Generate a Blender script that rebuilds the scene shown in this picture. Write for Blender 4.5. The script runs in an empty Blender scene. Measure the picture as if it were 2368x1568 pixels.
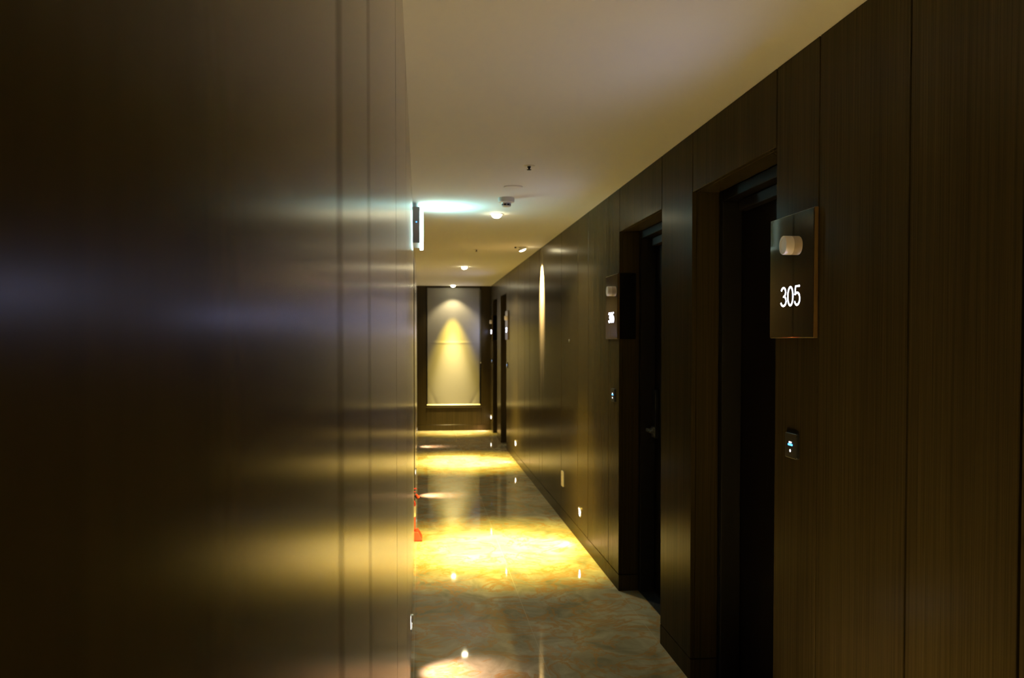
import bpy, bmesh, math, random
from mathutils import Matrix, Vector, Euler
random.seed(4)
sc = bpy.context.scene
col = sc.collection
H = 2.40; XR = 1.18; XL = -0.042; YB = -3.2; YE = 14.72; DT = 2.142
R = math.radians

# ------------------------------------------------------------------ materials
def mat(name):
    m = bpy.data.materials.new(name); m.use_nodes = True
    nt = m.node_tree; b = nt.nodes['Principled BSDF']
    return m, nt, b
def simple(name, c, rough=0.5, metal=0.0, emit=None, es=0.0, coat=0.0, ior=None):
    m, nt, b = mat(name)
    b.inputs['Base Color'].default_value = (*c, 1)
    b.inputs['Roughness'].default_value = rough
    b.inputs['Metallic'].default_value = metal
    if ior: b.inputs['IOR'].default_value = ior
    if coat: b.inputs['Coat Weight'].default_value = coat
    if emit:
        b.inputs['Emission Color'].default_value = (*emit, 1)
        b.inputs['Emission Strength'].default_value = es
    # faint surface mottling so that nothing is perfectly uniform
    if not emit:
        tc = nt.nodes.new('ShaderNodeTexCoord'); n = nt.nodes.new('ShaderNodeTexNoise')
        n.inputs['Scale'].default_value = 60
        nt.links.new(tc.outputs['Object'], n.inputs['Vector'])
        mr = nt.nodes.new('ShaderNodeMapRange')
        mr.inputs['To Min'].default_value = max(0.0, rough - 0.03); mr.inputs['To Max'].default_value = rough + 0.03
        nt.links.new(n.outputs['Fac'], mr.inputs['Value']); nt.links.new(mr.outputs['Result'], b.inputs['Roughness'])
    return m
def wood(name, c1, c2, rough=0.23, spec=0.86):
    """dark stained veneer with a fine vertical grain; grain brushes reflections sideways"""
    m, nt, b = mat(name)
    N = nt.nodes; L = nt.links
    g = N.new('ShaderNodeNewGeometry'); mp = N.new('ShaderNodeMapping')
    L.new(g.outputs['Position'], mp.inputs['Vector'])
    mp.inputs['Scale'].default_value = (1, 1, 0.009)
    n = N.new('ShaderNodeTexNoise'); n.inputs['Scale'].default_value = 170; n.inputs['Detail'].default_value = 6; n.inputs['Roughness'].default_value = .65
    L.new(mp.outputs['Vector'], n.inputs['Vector'])
    mp2 = N.new('ShaderNodeMapping'); mp2.inputs['Scale'].default_value = (1, 1, 0.05)
    L.new(g.outputs['Position'], mp2.inputs['Vector'])
    n2 = N.new('ShaderNodeTexNoise'); n2.inputs['Scale'].default_value = 9; n2.inputs['Detail'].default_value = 3
    L.new(mp2.outputs['Vector'], n2.inputs['Vector'])
    mx = N.new('ShaderNodeMix'); mx.data_type = 'FLOAT'; mx.inputs['Factor'].default_value = .25
    L.new(n.outputs['Fac'], mx.inputs[2]); L.new(n2.outputs['Fac'], mx.inputs[3])
    cr = N.new('ShaderNodeValToRGB')
    cr.color_ramp.elements[0].position = .36; cr.color_ramp.elements[0].color = (*c1, 1)
    cr.color_ramp.elements[1].position = .66; cr.color_ramp.elements[1].color = (*c2, 1)
    L.new(mx.outputs[0], cr.inputs['Fac']); L.new(cr.outputs['Color'], b.inputs['Base Color'])
    b.inputs['Roughness'].default_value = .8
    b.inputs['Specular IOR Level'].default_value = 0
    bp = N.new('ShaderNodeBump'); bp.inputs['Strength'].default_value = .05; bp.inputs['Distance'].default_value = .0003
    L.new(n.outputs['Fac'], bp.inputs['Height']); L.new(bp.outputs['Normal'], b.inputs['Normal'])
    # satin lacquer: soft reflection that only becomes strong at grazing angles
    gl = N.new('ShaderNodeBsdfGlossy'); gl.inputs['Roughness'].default_value = rough
    gl.inputs['Color'].default_value = (.95, .93, .92, 1)
    L.new(bp.outputs['Normal'], gl.inputs['Normal'])
    lw = N.new('ShaderNodeLayerWeight'); lw.inputs['Blend'].default_value = .5
    pw = N.new('ShaderNodeMath'); pw.operation = 'POWER'; pw.inputs[1].default_value = 11; L.new(lw.outputs['Facing'], pw.inputs[0])
    ma = N.new('ShaderNodeMath'); ma.operation = 'MULTIPLY_ADD'; ma.inputs[1].default_value = spec; ma.inputs[2].default_value = .012
    L.new(pw.outputs[0], ma.inputs[0])
    ms = N.new('ShaderNodeMixShader'); L.new(ma.outputs[0], ms.inputs[0]); L.new(b.outputs[0], ms.inputs[1]); L.new(gl.outputs[0], ms.inputs[2])
    L.new(ms.outputs[0], N['Material Output'].inputs['Surface'])
    return m
W1 = (.027, .0200, .0085); W2 = (.052, .039, .017)
M_WOOD = wood('dark_veneer', W1, W2)
M_WOODX = wood('dark_veneer_cross', W1, W2)
M_BACK = simple('wall_backing', (.012, .010, .008), .9)
M_PAINT = None
def paint():
    m, nt, b = mat('ceiling_paint')
    b.inputs['Base Color'].default_value = (.88, .87, .83, 1); b.inputs['Roughness'].default_value = .75
    g = nt.nodes.new('ShaderNodeNewGeometry'); n = nt.nodes.new('ShaderNodeTexNoise')
    n.inputs['Scale'].default_value = 1.3; n.inputs['Detail'].default_value = 3
    nt.links.new(g.outputs['Position'], n.inputs['Vector'])
    bp = nt.nodes.new('ShaderNodeBump'); bp.inputs['Strength'].default_value = .25; bp.inputs['Distance'].default_value = .01
    nt.links.new(n.outputs['Fac'], bp.inputs['Height']); nt.links.new(bp.outputs['Normal'], b.inputs['Normal'])
    return m
M_PAINT = paint()
def marble():
    m, nt, b = mat('polished_marble_tile')
    N = nt.nodes; L = nt.links
    g = N.new('ShaderNodeNewGeometry')
    mp = N.new('ShaderNodeMapping'); mp.inputs['Scale'].default_value = (1.0, .85, 1)
    mp.inputs['Rotation'].default_value = (0, 0, .35)
    L.new(g.outputs['Position'], mp.inputs['Vector'])
    n1 = N.new('ShaderNodeTexNoise'); n1.inputs['Scale'].default_value = 3.2; n1.inputs['Detail'].default_value = 9
    n1.inputs['Roughness'].default_value = .62; n1.inputs['Distortion'].default_value = 1.3
    L.new(mp.outputs['Vector'], n1.inputs['Vector'])
    cr = N.new('ShaderNodeValToRGB'); e = cr.color_ramp.elements
    e[0].position = .34; e[0].color = (.24, .235, .165, 1)
    e[1].position = .68; e[1].color = (.54, .52, .40, 1)
    x = e.new(.50); x.color = (.38, .37, .27, 1)
    L.new(n1.outputs['Fac'], cr.inputs['Fac'])
    # rusty veins: narrow band of a second distorted noise
    n2 = N.new('ShaderNodeTexNoise'); n2.inputs['Scale'].default_value = 3.2; n2.inputs['Detail'].default_value = 7
    n2.inputs['Roughness'].default_value = .6; n2.inputs['Distortion'].default_value = 1.8
    mpv = N.new('ShaderNodeMapping'); mpv.inputs['Location'].default_value = (7, 3, 0); mpv.inputs['Scale'].default_value = (.9, 1.0, 1)
    L.new(g.outputs['Position'], mpv.inputs['Vector']); L.new(mpv.outputs['Vector'], n2.inputs['Vector'])
    vr = N.new('ShaderNodeValToRGB'); v = vr.color_ramp.elements
    v[0].position = .452; v[0].color = (0, 0, 0, 1); v[1].position = .548; v[1].color = (0, 0, 0, 1)
    c = v.new(.50); c.color = (.8, .8, .8, 1)
    L.new(n2.outputs['Fac'], vr.inputs['Fac'])
    mx = N.new('ShaderNodeMix'); mx.data_type = 'RGBA'
    L.new(vr.outputs['Color'], mx.inputs['Factor']); L.new(cr.outputs['Color'], mx.inputs[6])
    mx.inputs[7].default_value = (.44, .25, .07, 1)
    # tile joints (long joint on the corridor axis and along the wall line, cross joints every 1.2 m)
    sx = N.new('ShaderNodeSeparateXYZ'); L.new(g.outputs['Position'], sx.inputs[0])
    def line(out, off, period, w):
        a = N.new('ShaderNodeMath'); a.operation = 'SUBTRACT'; a.inputs[1].default_value = off; L.new(out, a.inputs[0])
        p = N.new('ShaderNodeMath'); p.operation = 'PINGPONG'; p.inputs[1].default_value = period / 2; L.new(a.outputs[0], p.inputs[0])
        l = N.new('ShaderNodeMath'); l.operation = 'LESS_THAN'; l.inputs[1].default_value = w; L.new(p.outputs[0], l.inputs[0])
        return l.outputs[0]
    mxx = N.new('ShaderNodeMath'); mxx.operation = 'MAXIMUM'
    L.new(line(sx.outputs[0], .575, .605, .0016), mxx.inputs[0]); L.new(line(sx.outputs[1], .55, 1.21, .0012), mxx.inputs[1])
    sc_ = N.new('ShaderNodeMath'); sc_.operation = 'MULTIPLY'; sc_.inputs[1].default_value = .75; L.new(mxx.outputs[0], sc_.inputs[0])
    m2 = N.new('ShaderNodeMix'); m2.data_type = 'RGBA'
    L.new(sc_.outputs[0], m2.inputs['Factor']); L.new(mx.outputs[2], m2.inputs[6]); m2.inputs[7].default_value = (.55, .50, .38, 1)
    L.new(m2.outputs[2], b.inputs['Base Color'])
    b.inputs['Roughness'].default_value = .035; b.inputs['IOR'].default_value = 1.5
    return m
M_MARBLE = marble()
M_STONE = simple('dark_threshold_stone', (.03, .032, .035), .25)
M_FRAME = simple('dark_bronze_frame', (.008, .007, .006), .6, 0)
M_FRAME.node_tree.nodes['Principled BSDF'].inputs['Specular IOR Level'].default_value = .25
M_LEAF = wood('door_veneer', (.004, .003, .002), (.008, .006, .004), .5, .3)
M_MIRROR = simple('bronze_mirror', (.52, .47, .40), .03, 1.0)
M_AMBER = simple('amber_edge', (.10, .058, .016), .35)
M_BLACKGLASS = simple('black_gloss_panel', (.006, .006, .006), .12)
M_FROST = simple('frosted_acrylic', (.80, .72, .66), .35)
M_NUM = simple('lit_number', (.9, .9, 1), .4, 0, (.66, .73, 1.0), 11)
M_PLASTIC = simple('black_plastic', (.012, .012, .013), .35)
M_CYAN = simple('cyan_indicator', (.1, .5, 1), .4, 0, (.05, .30, 1.0), 5)
M_WLED = simple('white_indicator', (.9, .9, 1), .4, 0, (.85, .88, 1.0), 2.2)
M_METAL = simple('brushed_steel', (.55, .53, .50), .28, 1.0)
M_WHITEP = simple('white_plastic', (.72, .70, .66), .4)
M_GREYP = simple('grey_sign_housing', (.30, .29, .31), .45)
M_CREAM = simple('cream_socket_plastic', (.82, .74, .52), .4)
M_DARK = simple('dark_hole', (.01, .01, .01), .7)
M_RED = simple('red_paint', (.62, .035, .018), .35, 0, None, 0, .4)
M_REDP = simple('red_plastic', (.66, .045, .02), .5)
M_LABEL = simple('cream_label', (.80, .76, .60), .5)
M_LAMP = simple('warm_lamp', (1, 1, 1), .4, 0, (1.0, .90, .55), 45)
M_STEPL = simple('step_lamp', (1, 1, 1), .4, 0, (1.0, .93, .82), 30)
M_EXIT = simple('exit_panel', (.9, 1, 1), .4, 0, (.62, 1.0, .97), 17)
M_EXITG = simple('exit_panel_green', (.02, .5, .25), .4, 0, (.03, .75, .38), 6)
M_GLASS = simple('dark_window_glass', (.008, .010, .012), .05)
def fabric():
    m, nt, b = mat('blind_fabric')
    N = nt.nodes; L = nt.links
    g = N.new('ShaderNodeNewGeometry'); w = N.new('ShaderNodeTexNoise'); w.inputs['Scale'].default_value = 400
    L.new(g.outputs['Position'], w.inputs['Vector'])
    cr = N.new('ShaderNodeValToRGB'); cr.color_ramp.elements[0].color = (.21, .205, .19, 1); cr.color_ramp.elements[1].color = (.28, .275, .255, 1)
    L.new(w.outputs['Fac'], cr.inputs['Fac']); L.new(cr.outputs['Color'], b.inputs['Base Color'])
    b.inputs['Roughness'].default_value = .85
    return m
M_FABRIC = fabric()
M_BAR = simple('cream_bottom_bar', (.80, .76, .62), .22)

# ------------------------------------------------------------------ mesh helpers
def box(bm, x0, x1, y0, y1, z0, z1):
    vs = [bm.verts.new((x, y, z)) for x in (x0, x1) for y in (y0, y1) for z in (z0, z1)]
    for f in ((0, 1, 3, 2), (4, 6, 7, 5), (0, 4, 5, 1), (2, 3, 7, 6), (0, 2, 6, 4), (1, 5, 7, 3)):
        bm.faces.new([vs[i] for i in f])
def lathe(bm, prof, n=40, M=None):
    """prof: (radius, height) list, revolved about local z"""
    rings = []
    for r, z in prof:
        if r < 1e-6: rings.append([bm.verts.new((0, 0, z))])
        else: rings.append([bm.verts.new((r * math.cos(2 * math.pi * i / n), r * math.sin(2 * math.pi * i / n), z)) for i in range(n)])
    for a, b in zip(rings, rings[1:]):
        for i in range(n):
            j = (i + 1) % n
            if len(a) == 1 and len(b) == 1: continue
            if len(a) == 1: bm.faces.new((a[0], b[i], b[j]))
            elif len(b) == 1: bm.faces.new((a[i], b[0], a[j]))
            else: bm.faces.new((a[i], b[i], b[j], a[j]))
    if M is not None:
        vs = [v for ring in rings for v in ring]
        bmesh.ops.transform(bm, matrix=M, verts=vs)
def tube(bm, pts, r, n=12):
    pts = [Vector(p) for p in pts]; rings = []
    for i, p in enumerate(pts):
        t = (pts[min(i + 1, len(pts) - 1)] - pts[max(i - 1, 0)]).normalized()
        u = t.cross(Vector((0.13, 0.31, .94))).normalized(); w = t.cross(u)
        rings.append([bm.verts.new(p + r * (math.cos(2 * math.pi * k / n) * u + math.sin(2 * math.pi * k / n) * w)) for k in range(n)])
    for a, b in zip(rings, rings[1:]):
        for k in range(n): bm.faces.new((a[k], a[(k + 1) % n], b[(k + 1) % n], b[k]))
    bm.faces.new(rings[0][::-1]); bm.faces.new(rings[-1])
def rbox(bm, x0, x1, w, h, r, M=None, n=6):
    """rounded rectangle w (local y) x h (local z), extruded from x0 to x1"""
    pts = []
    for cx, cy, a0 in ((w/2-r, h/2-r, 0), (-w/2+r, h/2-r, 90), (-w/2+r, -h/2+r, 180), (w/2-r, -h/2+r, 270)):
        for k in range(n + 1):
            a = R(a0 + 90 * k / n); pts.append((cx + r * math.cos(a), cy + r * math.sin(a)))
    A = [bm.verts.new((x0, p, q)) for p, q in pts]; B = [bm.verts.new((x1, p, q)) for p, q in pts]
    bm.faces.new(A); bm.faces.new(B[::-1])
    for i in range(len(pts)):
        j = (i + 1) % len(pts); bm.faces.new((A[i], B[i], B[j], A[j]))
    if M is not None: bmesh.ops.transform(bm, matrix=M, verts=A + B)
def obj(name, bm, m, parent=None, smooth=False, bevel=0, seg=2):
    bmesh.ops.recalc_face_normals(bm, faces=bm.faces)
    me = bpy.data.meshes.new(name); bm.to_mesh(me); bm.free()
    me.materials.append(m)
    o = bpy.data.objects.new(name, me); col.objects.link(o)
    if parent: o.parent = parent
    if smooth:
        me.shade_smooth()
        me.set_sharp_from_angle(angle=R(35))
    if bevel:
        b = o.modifiers.new('bevel', 'BEVEL'); b.width = bevel; b.segments = seg; b.limit_method = 'ANGLE'
    return o
def BM(): return bmesh.new()
def thing(name, label, cat, loc=(0, 0, 0), rz=0, group=None):
    o = bpy.data.objects.new(name, None); col.objects.link(o); o.empty_display_size = .05
    o.location = loc; o.rotation_euler = (0, 0, rz)
    if label: o['label'] = label
    if cat: o['category'] = cat
    if group: o['group'] = group
    return o
def struct(o, label=None):
    o['kind'] = 'structure'
    if label: o['label'] = label
    return o
def copy_tree(o, parent=None, loc=None, label=None):
    c = o.copy(); col.objects.link(c)
    if parent is not None: c.parent = parent
    if loc is not None: c.location = loc
    if label: c['label'] = label
    for ch in list(o.children): copy_tree(ch, c)
    return c
def spot(name, parent, loc, direction, power, color, angle, blend, size=.02):
    l = bpy.data.lights.new(name, 'SPOT'); l.energy = power; l.color = color
    l.spot_size = R(angle); l.spot_blend = blend; l.shadow_soft_size = size
    o = bpy.data.objects.new(name, l); col.objects.link(o); o.parent = parent; o.location = loc
    o.rotation_euler = Vector(direction).to_track_quat('-Z', 'Y').to_euler()
    return o

# ------------------------------------------------------------------ the shell
G = .009
DOORS = [(2.852, 3.760, 'near'), (4.252, 5.172, 'far'), (12.047, 12.889, 'near'), (13.497, 14.267, 'far')]
bm = BM(); box(bm, -.45, 1.55, YB - .1, YE + .3, -.12, 0)
struct(obj('floor', bm, M_MARBLE), 'polished cream marble tile floor with rusty veins, running down the corridor')
bm = BM(); box(bm, -.45, 1.55, YB - .1, YE + .3, H, H + .1)
struct(obj('ceiling', bm, M_PAINT), 'smooth painted corridor ceiling')

def panels(x, s, grooves, openings, name, label, skip=()):
    """x: wall face, s: +1 right wall, -1 left wall. Real veneer boards with open joints before a dark backing."""
    bm = BM(); bb = BM()
    T = .02
    edges = sorted(grooves)
    def xs(a, b): return (min(x + s*a, x + s*b), max(x + s*a, x + s*b))
    for a, b in zip(edges, edges[1:]):
        mid = (a + b) / 2
        op = [o for o in openings if o[0] < mid < o[1]]
        z0 = DT if op else .1005
        near_edge = (G if s > 0 else .010) / 2
        box(bm, *xs(0, T), a + near_edge, b - near_edge, z0, H)
    for o in openings:                                   # veneered returns of the recess
        dp = o[2]
        for y, q in ((o[0], -1), (o[1], 1)):
            box(bm, *xs(T + .0005, dp), *sorted((y, y + q * .018)), .1005, DT + .018)
        box(bm, *xs(T + .0005, dp), o[0] + .0002, o[1] - .0002, DT, DT + .018)
    # backing
    y = edges[0]
    for o in openings + [(edges[-1], edges[-1], 0)]:
        box(bb, *xs(T + .001, .36), y, o[0] - .0185 if o[2] else o[0], 0, H)
        if o[2]:
            box(bb, *xs(T + .001, .36), o[0] - .0185, o[1] + .0185, DT + .0185, H)
            y = o[1] + .0185
    w = struct(obj(name, bm, M_WOOD, None, False, .0012, 1), label)
    k = obj('wall_backing', bb, M_BACK, w)
    return w
ops_r = [(a, b, .120) for a, b, _ in DOORS]
gr = [YB, -2.0, -.9, .15, .98, 1.632, 2.044, 2.534, 5.463, 6.145, 6.556, 7.331, 8.482, 8.70, 9.468, 9.939, 10.6, 11.6, YE]
for a, b, _ in DOORS: gr += [a, b]
wall_right = panels(XR, 1, gr, ops_r, 'wall_right', 'dark veneer panelled right wall with door recesses')
NICHE = (6.46, 7.60, .30)
gl = [YB, -2.0, -.8, .08, .48, .757, 1.636, 2.874, 4.30, 5.45, 8.7, 9.8, 10.9, 12.1, 13.3, YE, NICHE[0], NICHE[1]]
wall_left = panels(XL, -1, gl, [NICHE], 'wall_left', 'dark veneer panelled left wall seen at a grazing angle')
bm = BM(); box(bm, XL - .33, XL - .301, NICHE[0], NICHE[1], 0, DT)
obj('niche_back', bm, M_WOOD, wall_left)

# baseboards, flush with the panels below a shadow gap
def base(x, s, y0, y1, openings, name):
    bm = BM()
    xs = lambda a, b: (min(x + s*a, x + s*b), max(x + s*a, x + s*b))
    y = y0
    for o in openings + [(y1, y1, 0)]:
        box(bm, *xs(0, .02), y, o[0], 0, .096)
        if o[2]:
            for yy, q in ((o[0], -1), (o[1], 1)): box(bm, *xs(.0205, o[2]), *sorted((yy, yy + q * .018)), 0, .096)
            y = o[1]
    return struct(obj(name, bm, M_WOOD, None, False, .001, 1), 'dark veneer skirting below a shadow gap')
base(XR, 1, YB, YE, ops_r, 'baseboard_right')
base(XL, -1, YB, YE, [NICHE], 'baseboard_left')

# end wall with the window opening
WX0, WX1, WZ0, WZ1 = .112, 1.022, .395, 2.378
bm = BM()
XA, XB = XL - .02, XR + .02
box(bm, XL + .0005, WX0 - .002, YE, YE + .12, .101, H)
box(bm, WX1 + .002, XR - .0005, YE, YE + .12, .101, H)
box(bm, WX0 + .001, WX1 - .001, YE, YE + .12, .101, WZ0 - .022)
box(bm, WX0 - .0018, WX1 + .0018, YE, YE + .12, WZ1, H)
we = struct(obj('wall_back', bm, M_WOODX, None, False, .001, 1), 'dark veneer wall closing the far end of the corridor')
bm = BM(); box(bm, WX0 - .0018, WX1 + .0018, YE - .006, YE + .12, WZ0 - .020, WZ0)
obj('window_ledge', bm, M_WOODX, we, False, .002)
bm = BM(); box(bm, XA - .3, XB + .3, YE + .121, YE + .2, 0, H); obj('wall_backing', bm, M_BACK, we)
bm = BM(); box(bm, XL + .0005, XR - .0005, YE, YE + .119, 0, .097)
struct(obj('baseboard_back', bm, M_WOODX, None, False, .001, 1), 'dark veneer skirting under the window')
win = struct(thing('window_1', 'tall dark window behind the roller blind', None, (.567, YE + .1, WZ0)))
bm = BM()
w = (WX1 - WX0) / 2; hh = WZ1 - WZ0
box(bm, -w, -w + .03, -.01, .018, 0, hh); box(bm, w - .03, w, -.01, .018, 0, hh)
box(bm, -w + .03, w - .03, -.01, .018, 0, .03); box(bm, -w + .03, w - .03, -.01, .018, hh - .03, hh)
obj('window_frame', bm, M_FRAME, win)
bm = BM(); box(bm, -w + .03, w - .03, .002, .008, .03, hh - .03); obj('pane', bm, M_GLASS, win)
# wall behind the camera
bm = BM(); box(bm, XL + .0005, XR - .0005, YB - .1, YB + .001, 0, H)
struct(obj('wall_front', bm, M_WOODX), 'dark veneer wall closing the corridor behind the viewer')

# ------------------------------------------------------------------ doors
for i, (y0, y1, side) in enumerate(DOORS):
    t = struct(thing('door_%d' % (i + 1), ['dark guest room door in the nearest recess, beside the sign 305',
        'dark guest room door in the second recess, beside the sign 306',
        'dark guest room door in the third recess down the right wall',
        'dark guest room door in the farthest recess, next to the window'][i], None, (XR + .12, (y0 + y1) / 2, 0)))
    h = (y1 - y0) / 2
    bm = BM()
    box(bm, .001, .088, -h + .0002, -h + .042, .004, DT - .0002); box(bm, .001, .088, h - .042, h - .0002, .004, DT - .0002)
    box(bm, .001, .088, -h + .042, h - .042, DT - .044, DT - .0002)
    obj('door_frame', bm, M_FRAME, t, False, .003)
    bm = BM(); box(bm, .089, .13, -h + .003, h - .003, .006, DT - .006); obj('door_leaf', bm, M_LEAF, t, False, .002)
    bm = BM(); box(bm, .0, .135, -h + .0005, h - .0005, 0.0, .004); obj('threshold', bm, M_STONE, t)
    s = 1 if side == 'far' else -1
    yl = s * (h - .042 - .055)
    lk = BM(); rbox(lk, .066, .0885, .060, .285, .012, Matrix.Translation((0, yl, 1.068)))
    lock = obj('door_lock', lk, M_METAL if False else M_PLASTIC, t, False, .003)
    lv = BM(); lathe(lv, [(0, 0), (.021, 0), (.021, .012), (.010, .016), (.010, .045), (0, .045)], 24,
                    Matrix.Translation((.066, yl, .975)) @ Matrix.Rotation(R(-90), 4, 'Y'))
    tube(lv, [(.030, yl, .975), (.024, yl - s * .02, .975), (.024, yl - s * .115, .973)], .009)
    obj('door_handle', lv, M_METAL, lock, True)
    kb = BM(); lathe(kb, [(0, 0), (.013, 0), (.013, .010), (0, .012)], 20, Matrix.Translation((.066, yl, .945)) @ Matrix.Rotation(R(-90), 4, 'Y'))
    obj('keyhole_cover', kb, M_METAL, lock, True)
    # closer rail across the head of the door
    cb = BM(); box(cb, .050, .0885, -h + .10, h - .10, DT - .092, DT - .048); obj('door_closer', cb, M_FRAME, t, False, .003)

# ------------------------------------------------------------------ lit room number signs (L-shaped, wrapping into the recess)
def arc(cx, cy, rx, ry, a0, a1, n=14):
    return [(cx + rx * math.cos(R(a0 + (a1 - a0) * k / n)), cy + ry * math.sin(R(a0 + (a1 - a0) * k / n))) for k in range(n + 1)]
STROKES = {   # centre lines in a 1 x 1 box
    '0': [arc(.5, .5, .5, .5, 90, 450, 32)],
    '3': [arc(.46, .755, .44, .245, 160, -90) + arc(.46, .265, .54, .265, 90, -160)[1:]],
    '5': [[(.92, 1), (.16, 1), (.06, .54)] + arc(.46, .33, .50, .33, 135, -155)],
    '6': [arc(.60, .50, .58, .50, 62, 180) + arc(.50, .31, .48, .31, 180, 530, 26)[1:]],
    '7': [[(.02, 1), (.98, 1), (.40, 0)]],
    '8': [arc(.5, .765, .42, .235, -90, 270, 24), arc(.5, .265, .50, .265, 90, 450, 26)]}
def digits(txt, w, h, parent, loc):
    """lit digits as rounded strokes facing -X, first digit on the far (+Y) side"""
    bm = BM(); r = .0030; gap = .013; dw = (w - 2 * r - 2 * gap) / 3 - 0.0
    for k, ch in enumerate(txt):
        x0 = -w / 2 + r + k * (dw + gap)
        for st in STROKES[ch]:
            tube(bm, [(0, -(x0 + px * (dw)), -h / 2 + r + py * (h - 2 * r)) for px, py in st], r, 10)
    for v in bm.verts: v.co.x *= .18
    o = obj('room_number', bm, M_NUM, parent, True); o.location = loc
    spot('number_glow', parent, (loc[0] - .004, loc[1], loc[2]), (-1, 0, 0), 5.2, (.52, .58, 1.0), 172, .5, .0012)
    return o
SIGN = [('305', 'bronze mirror room sign with lit number 305 and round button, nearest one'),
        ('306', 'bronze room sign with lit number 306 at the second door, wrapping into the recess'),
        ('307', 'far small lit room sign, pale plate beside the third dark doorway'),
        ('308', 'farthest lit room sign, next to the end wall with the blind')]
for i, (y0, y1, side) in enumerate(DOORS):
    # local frame: origin on the wall face at the centre of the plate bottom, door edge at e*(W/2)
    e = 1 if side == 'near' else -1
    edge = y0 if side == 'near' else y1
    Wd, Hd = .330, .390
    yc = edge - e * (Wd / 2 - .010)
    if i == 3: Wd = .330
    t = thing('room_number_sign', SIGN[i][1], 'sign', (XR, yc, 1.507), 0, 'lit room number signs')
    ye = e * (Wd / 2)                                # outer corner, 10 mm past the door edge
    bm = BM()
    box(bm, -.0125, -.0005, -Wd/2, Wd/2, 0, Hd)
    obj('back_box', bm, M_AMBER, t, False, .0015)
    bm = BM(); box(bm, -.0150, -.0126, -Wd/2 + .002, Wd/2 - .002, .002, Hd - .002)
    obj('mirror_plate', bm, M_MIRROR, t, False, .0008)
    ys = sorted((ye - e * .0098, ye - e * .0012))
    if i < 2 or True:
        bm = BM(); box(bm, .0002, .098, ys[0], ys[1], .0, Hd); obj('side_return', bm, M_BLACKGLASS, t, False, .001)
    bm = BM()
    lathe(bm, [(0, 0), (.0297, 0), (.0297, .024), (.0285, .0262), (.020, .0262), (.0185, .0250), (0, .0250)], 40,
          Matrix.Translation((-.0151, 0, .292)) @ Matrix.Rotation(R(-90), 4, 'Y'))
    obj('bell_button', bm, M_FROST, t, True)
    digits(SIGN[i][0], .148, .064, t, (-.0156, 0, .132))

# ------------------------------------------------------------------ key card readers
def reader(loc, label):
    t = thing('card_reader', label, 'card reader', loc, 0, 'key card readers by the doors')
    bm = BM(); rbox(bm, -.0105, .001, .088, .080, .006); obj('reader_body', bm, M_PLASTIC, t, False, .002)
    bm = BM(); rbox(bm, -.0113, -.0106, .034, .006, .002, Matrix.Translation((0, .002, .003))); obj('blue_indicator', bm, M_CYAN, t)
    bm = BM(); rbox(bm, -.0113, -.0106, .020, .005, .002, Matrix.Translation((0, .002, .0105))); obj('white_indicator', bm, M_WLED, t)
    bm = BM(); lathe(bm, [(0, .0105), (.0045, .0105), (.0045, .0113), (0, .0113)], 20, Matrix.Translation((0, .002, -.016)) @ Matrix.Rotation(R(-90), 4, 'Y'))
    obj('round_indicator', bm, M_WLED, t)
for (y0, y1, side), lb in zip(DOORS, ['black card reader with blue light under the sign 305', 'black card reader with blue light below the sign 306',
        'tiny far card reader below the pale sign at the third doorway', 'tiny far card reader nearest the end wall']):
    reader((XR, (y0 - .155) if side == 'near' else (y1 + .130), 1.166), lb)

# ------------------------------------------------------------------ step lights low on the walls
def step_light(x, y, s, label):
    t = thing('step_light', label, 'wall light', (x, y, .23), 0 if s > 0 else math.pi, 'round step lights low on the walls')
    Mx = Matrix.Rotation(R(-90), 4, 'Y')
    bm = BM(); lathe(bm, [(.030, 0.0005), (.040, 0.0005), (.040, .003), (.036, .005), (.030, .005), (.030, .0005)], 36, Mx); obj('trim_ring', bm, M_METAL, t, True)
    bm = BM(); lathe(bm, [(0, .0006), (.0295, .0006), (.0295, .002), (.024, .0032), (.013, .004), (0, .0042)], 32, Mx); obj('lens', bm, M_STEPL, t, True)
    bm = BM()
    for k in range(14):
        a0, a1 = R(20 + 10 * k), R(30 + 10 * k)
        vs = []
        for a in (a0, a1):
            for r in (.0375, .040):
                for xx in (-.005, -.006 * math.sin(a) - .0055): vs.append(bm.verts.new((xx, r * math.cos(a), r * math.sin(a))))
        for f in ((0, 1, 3, 2), (4, 6, 7, 5), (0, 4, 5, 1), (2, 3, 7, 6), (0, 2, 6, 4), (1, 5, 7, 3)): bm.faces.new([vs[i] for i in f])
    obj('hood', bm, M_METAL, t, True)
    spot('step_lamp', t, (-.034, 0, -.004), (-.68, 0, -1), P_STEP, (1.0, .60, .42), 74, 1.0, .012)
P_STEP = 27
for y, lb in ((2.05, 'step light on the right wall closest to the viewer'), (6.438, 'glowing step light on the right wall right of the cream socket'),
              (10.845, 'glowing step light on the right wall before the third doorway'), (14.60, 'glowing step light at the far end of the right wall')):
    step_light(XR, y, 1, lb)
for y, lb in ((-.5, 'step light on the left wall beside the viewer'), (3.98, 'step light on the left wall throwing the nearest pink pool'),
              (8.57, 'step light on the left wall throwing the middle pink pool'), (12.53, 'step light on the left wall throwing the farthest pink pool')):
    step_light(XL, y, -1, lb)

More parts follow.
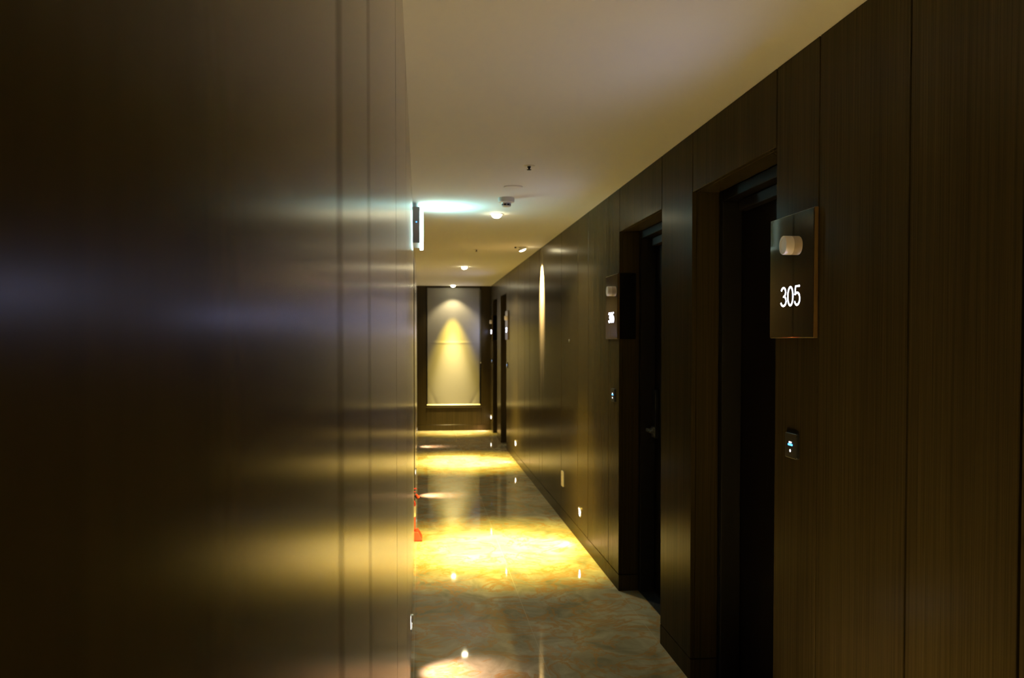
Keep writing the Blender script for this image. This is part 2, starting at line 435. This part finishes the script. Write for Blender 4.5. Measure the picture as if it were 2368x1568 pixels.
# ------------------------------------------------------------------ ceiling downlights
P_DOWN = 1250; P_CORE = 1700; P_WIDE = 85; C_CORE = (1.0, .80, .40); C_DOWN = (1.0, .71, .085)
def downlight(y, label, power=1.0, x=.549, wide=1, tint=None, wa=140, na=58):
    t = thing('ceiling_downlight', label, 'ceiling light', (x, y, H), 0, 'round recessed ceiling downlights')
    Mx = Matrix.Rotation(R(180), 4, 'X')
    bm = BM(); lathe(bm, [(.038, .0004), (.050, .0004), (.050, .003), (.046, .005), (.038, .005), (.038, .0004)], 40, Mx); obj('trim_ring', bm, M_WHITEP, t, True)
    bm = BM(); lathe(bm, [(0, .0006), (.034, .0006), (.034, .010), (.030, .020), (.018, .028), (0, .031)], 32, Mx); obj('bulb', bm, M_LAMP, t, True)
    if power:
        spot('narrow_beam', t, (0, 0, -.034), (0, 0, -1), P_DOWN * power, tint or C_DOWN, na, 1.0, .02)
        spot('core_beam', t, (0, 0, -.034), (0, 0, -1), P_CORE * power, tint or C_CORE, 34, 1.0, .02)
        if wide: spot('wide_beam', t, (0, 0, -.034), (0, 0, -1), P_WIDE * power, (1, .80, .42), wa, .5, .02)
for y, lb in ((6.322, 'round ceiling downlight behind the smoke detector'), (10.886, 'round ceiling downlight halfway down the corridor'),
              (14.54, 'round ceiling downlight right above the blind')):
    downlight(y, lb, .66 if y > 14 else 1.0, wa=104 if y > 14 else 140, na=48 if y > 14 else 58)
downlight(1.86, 'round ceiling downlight nearest the viewer, overhead', 1.5, .549, 0, (1, .77, .36), na=42)
downlight(-2.5, 'unseen fill downlight added behind the viewer', 2.0, .549, 1, (1, .77, .36))  # added fill lamp out of view; its floor bounce brightens the near ceiling

# adjustable wall washer
t = thing('adjustable_spotlight', 'tilted adjustable ceiling spotlight next to the right wall', 'ceiling light', (.989, 8.514, H))
Mx = Matrix.Rotation(R(180), 4, 'X')
bm = BM(); lathe(bm, [(.040, .0004), (.052, .0004), (.052, .003), (.047, .006), (.040, .006), (.040, .0004)], 40, Mx); obj('trim_ring', bm, M_WHITEP, t, True)
Mt = Matrix.Translation((-.004, 0, -.006)) @ Matrix.Rotation(R(-20), 4, 'Y') @ Mx
bm = BM(); lathe(bm, [(0, -.003), (.036, -.003), (.036, .018), (.033, .018), (.033, .006), (0, .006)], 36, Matrix.Translation((0,0,-.008)) @ Mt); obj('lamp_head', bm, M_WHITEP, t, True)
bm = BM(); lathe(bm, [(0, .009), (.0325, .009), (.030, .022), (.015, .027), (0, .028)], 32, Matrix.Translation((0,0,-.008)) @ Mt); obj('bulb', bm, M_LAMP, t, True)
bm = BM(); lathe(bm, [(0, 0), (.010, 0), (.010, .012), (0, .014)], 20, Matrix.Translation((-.066, 0, -.0005)) @ Mx); obj('tilt_knob', bm, M_DARK, t, True)
spot('wall_washer', t, (.008, 0, -.05), (.62, 0, -1), 5000, (1, .80, .50), 50, 1.0, .015)

# ------------------------------------------------------------------ small ceiling fittings
def sprinkler(loc, label, dark=True):
    t = thing('sprinkler_head', label, 'sprinkler', loc, 0, 'ceiling sprinkler heads')
    Mx = Matrix.Rotation(R(180), 4, 'X')
    bm = BM(); lathe(bm, [(.010, .0003), (.030, .0003), (.029, .002), (.012, .004), (.010, .004), (.010, .0003)], 32, Mx); obj('cover_ring', bm, M_WHITEP, t, True)
    bm = BM(); lathe(bm, [(0, .0005), (.0085, .0005), (.0085, .010), (.005, .012), (.005, .018), (.012, .019), (.012, .0215), (0, .0215)], 24, Mx)
    obj('deflector', bm, M_DARK, t, True)
sprinkler((.565, 4.565, H), 'dark-tipped sprinkler head, nearest fitting on the ceiling')
sprinkler((.565, 8.80, H), 'tiny sprinkler head on the ceiling beyond the smoke detector')
bm = BM(); lathe(bm, [(0, .0005), (.056, .0005), (.056, .003), (.052, .006), (.030, .007), (0, .0075)], 48, Matrix.Translation((.55, 5.195, H)) @ Mx)
o = obj('ceiling_speaker', bm, M_PAINT, None, True)
o['label'] = 'flat round cream disc set in the ceiling just before the smoke detector'; o['category'] = 'ceiling speaker'
t = thing('smoke_detector', 'white round smoke detector hanging under the ceiling', 'smoke detector', (.548, 5.60, H))
bm = BM(); lathe(bm, [(0, .0005), (.052, .0005), (.053, .010), (.050, .028), (.042, .031), (0, .031)], 48, Mx); obj('mounting_base', bm, M_WHITEP, t, True)
bm = BM(); lathe(bm, [(0, .0312), (.031, .0312), (.029, .038), (.0285, .0385), (0, .0385)], 40, Mx); d = obj('sensor_neck', bm, M_WHITEP, t, True)
bm = BM(); lathe(bm, [(0, .0386), (.0265, .0386), (.0265, .050), (0, .050)], 40, Mx); obj('vent_ring', bm, M_DARK, t, True)
bm = BM(); lathe(bm, [(0, .0502), (.0285, .0502), (.027, .055), (.018, .058), (0, .059)], 40, Mx); obj('sensor_cap', bm, M_WHITEP, t, True)
bm = BM()
for k in range(8):
    a = 2 * math.pi * k / 8; c, s = .0283 * math.cos(a), .0283 * math.sin(a)
    box(bm, c - .0015, c + .0015, s - .0015, s + .0015, -.0504, -.0384)
obj('vent_ribs', bm, M_WHITEP, t)

# ------------------------------------------------------------------ exit sign on the left wall
t = thing('exit_sign', 'glowing teal-white box sign high on the left wall', 'sign', (XL, 5.86, 2.125))
bm = BM(); box(bm, .0006, .047, 0, .34, .014, .250); obj('sign_housing', bm, M_GREYP, t, False, .004)
bm = BM(); box(bm, .0474, .069, .003, .337, 0, .226); obj('lit_panel', bm, M_EXIT, t, False, .003)
bm = BM(); box(bm, .0692, .0700, .05, .29, .045, .19); obj('green_field', bm, M_EXITG, t)
bm = BM(); box(bm, .0700, .0704, .13, .21, .06, .175); obj('white_doorway', bm, M_EXIT, t)
bm = BM(); lathe(bm, [(0, 0), (.0035, 0), (.0035, .0015), (0, .002)], 16, Matrix.Translation((.024, -.0002, .150)) @ Matrix.Rotation(R(90), 4, 'X'))
obj('test_light', bm, M_CYAN, t)
spot('panel_spill_helper', t, (.11, .17, .185), (.55, .0, 1), 20, (.32, .86, 1.0), 150, .9, .03)  # added spot carrying the lit panel's spill onto the ceiling, no separate lamp there

# ------------------------------------------------------------------ socket, wall stud
t = thing('power_socket', 'cream double power socket low on the right wall', 'socket', (XR, 7.235, .355))
bm = BM(); rbox(bm, -.010, -.0004, .078, .128, .008); obj('cover_plate', bm, M_CREAM, t, False, .002)
for z in (-.029, .029):
    bm = BM(); lathe(bm, [(.0195, .0098), (.0215, .0098), (.0215, .0112), (.0195, .0112), (.0195, .0098)], 28, Matrix.Translation((0, 0, z)) @ Matrix.Rotation(R(-90), 4, 'Y'))
    o = obj('outlet_ring', bm, M_CREAM, t, True)
    bm = BM()
    for q in (-.0095, .0095):
        lathe(bm, [(0, .0101), (.0025, .0101), (.0025, .0104), (0, .0104)], 14, Matrix.Translation((0, q, z)) @ Matrix.Rotation(R(-90), 4, 'Y'))
    obj('pin_holes', bm, M_DARK, o)
bm = BM(); lathe(bm, [(0, .0003), (.013, .0003), (.013, .004), (.010, .008), (0, .010)], 24, Matrix.Translation((XR, 6.926, 1.497)) @ Matrix.Rotation(R(-90), 4, 'Y'))
o = obj('wall_stud', bm, M_METAL, None, True); o['label'] = 'tiny silver stud at eye height on the right wall'; o['category'] = 'stud'

# ------------------------------------------------------------------ roller blind
t = thing('roller_blind', 'pale fabric roller blind lowered over the tall end window', 'blind', (.563, YE + .030, .405))
bw = .438; bh = 1.965
bm = BM()                                             # cloth with a cross crease and a few diagonal puckers
nx, nz = 60, 120; g = []
for i in range(nx + 1):
    for j in range(nz + 1):
        x = -bw + 2 * bw * i / nx; z = .03 + (bh - .03) * j / nz
        d = -.004 * math.exp(-((z - 1.055) / .012) ** 2) * (1 if abs(x) < .36 else .4)
        d += .0022 * math.sin(9 * x + 5 * z) * math.exp(-z / .6)
        dd = (x - .438) + (.03 - z) * -.9
        d += .004 * math.exp(-((x - .30 - .55 * (z - .05)) / .03) ** 2) * math.exp(-z / .30)
        d += .004 * math.exp(-((x + .30 + .45 * (z - .05)) / .035) ** 2) * math.exp(-z / .25)
        d += .0012 * math.sin(14 * x) * math.sin(2.2 * z)
        g.append(bm.verts.new((x, d, z)))
for i in range(nx):
    for j in range(nz):
        a = i * (nz + 1) + j; bm.faces.new((g[a], g[a + nz + 1], g[a + nz + 2], g[a + 1]))
cl = obj('blind_fabric', bm, M_FABRIC, t, True)
so = cl.modifiers.new('thickness', 'SOLIDIFY'); so.thickness = .0008
bm = BM()
lathe(bm, [(0, -bw - .006), (.011, -bw - .006), (.013, -bw - .003), (.013, bw + .003), (.011, bw + .006), (0, bw + .006)], 24,
      Matrix.Translation((0, -.002, .018)) @ Matrix.Rotation(R(90), 4, 'Y'))
obj('bottom_bar', bm, M_BAR, t, True)
bm = BM(); lathe(bm, [(0, -bw), (.019, -bw), (.019, bw), (0, bw)], 24, Matrix.Translation((0, .020, 1.948)) @ Matrix.Rotation(R(90), 4, 'Y'))
obj('roller_tube', bm, M_BAR, t, True)
bm = BM()
k = 0; z = .74
while z < 1.93:
    for q in (-.006, .006):
        lathe(bm, [(0, -.003), (.0022, -.002), (.003, 0), (.0022, .002), (0, .003)], 6, Matrix.Translation((bw + .0125, q, z)))
    z += .012
ch = obj('bead_chain', bm, M_BAR, t, True)
bm = BM(); lathe(bm, [(0, 0), (.006, .002), (.008, .012), (.006, .026), (0, .028)], 16, Matrix.Translation((bw + .0125, 0, .708))); obj('chain_weight', bm, M_BAR, t, True)

# ------------------------------------------------------------------ fire extinguisher on its red stand in the left niche
EX, EY = -.088, 6.715
bm = BM()
def ring(hw, hd, z): return [bm.verts.new((a * hw, b * hd, z)) for a, b in ((-1, -1), (1, -1), (1, 1), (-1, 1))]
r0 = ring(.104, .104, 0.001); r1 = ring(.104, .104, .008); r2 = ring(.074, .074, .062); r3 = ring(.064, .064, .062); r4 = ring(.062, .062, .058)
for a, b in ((r0, r1), (r1, r2), (r2, r3), (r3, r4)):
    for k in range(4): bm.faces.new((a[k], a[(k + 1) % 4], b[(k + 1) % 4], b[k]))
bm.faces.new(r0[::-1]); bm.faces.new(r4)
o = obj('extinguisher_stand', bm, M_REDP, None, False, .003); o.location = (EX, EY, 0)
o['label'] = 'flared red plastic stand on the floor against the left wall'; o['category'] = 'extinguisher stand'
t = thing('fire_extinguisher', 'small red fire extinguisher with cream label, half hidden at the left wall', 'fire extinguisher', (EX, EY, .059))
bm = BM(); lathe(bm, [(0, 0), (.052, 0), (.056, .006), (.056, .205), (.052, .222), (.040, .237), (.022, .247), (.017, .252), (.017, .262), (0, .262)], 40)
obj('cylinder', bm, M_RED, t, True)
bm = BM(); lathe(bm, [(.0563, .110), (.0572, .111), (.0572, .190), (.0563, .191), (.0563, .110)], 40); obj('label_band', bm, M_LABEL, t, True)
bm = BM(); lathe(bm, [(0, .2625), (.014, .2625), (.014, .272), (.019, .274), (.019, .290), (.010, .293), (0, .293)], 24); obj('valve', bm, M_METAL, t, True)
bm = BM(); box(bm, -.012, .064, -.009, .009, .3165, .3225); box(bm, -.012, -.006, -.009, .009, .293, .3165); obj('squeeze_lever', bm, M_RED, t, False, .002)
bm = BM(); box(bm, .012, .058, -.008, .008, .294, .299); obj('carry_handle', bm, M_RED, t, False, .002)
bm = BM(); tube(bm, [(.018, -.012, .284), (.040, -.026, .280), (.056, -.038, .268), (.066, -.040, .255)], .0075)
nz_ = obj('hose', bm, M_DARK, t, True)
bm = BM(); lathe(bm, [(0, 0), (.008, 0), (.008, .010), (.013, .034), (0, .034)], 20, Matrix.Translation((.058, -.0385, .284)) @ Matrix.Rotation(R(145), 4, 'Y')); obj('nozzle', bm, M_REDP, nz_, True)

# ------------------------------------------------------------------ world, camera, view
wd = bpy.data.worlds.new('world'); sc.world = wd; wd.use_nodes = True
wd.node_tree.nodes['Background'].inputs[0].default_value = (.02, .02, .025, 1)
wd.node_tree.nodes['Background'].inputs[1].default_value = .05

cam = bpy.data.cameras.new('camera'); co = bpy.data.objects.new('camera', cam); col.objects.link(co)
co.location = (0, 0, 1.50)
co.rotation_euler = Euler((R(90 - 1.5), 0, -0.10397812622216734), 'XYZ')
cam.sensor_width = 36; cam.lens = 2050 / 2368 * 36
cam.shift_y = (840.681 - 784) / 2368
cam.clip_start = .01; cam.clip_end = 60
cam.dof.use_dof = True; cam.dof.focus_distance = 2.4; cam.dof.aperture_fstop = 6.6
sc.camera = co
sc.view_settings.view_transform = 'Standard'; sc.view_settings.look = 'None'
sc.view_settings.exposure = 0; sc.view_settings.gamma = 1; sc.view_settings.use_curve_mapping = False
sc.cycles.sample_clamp_indirect = 6
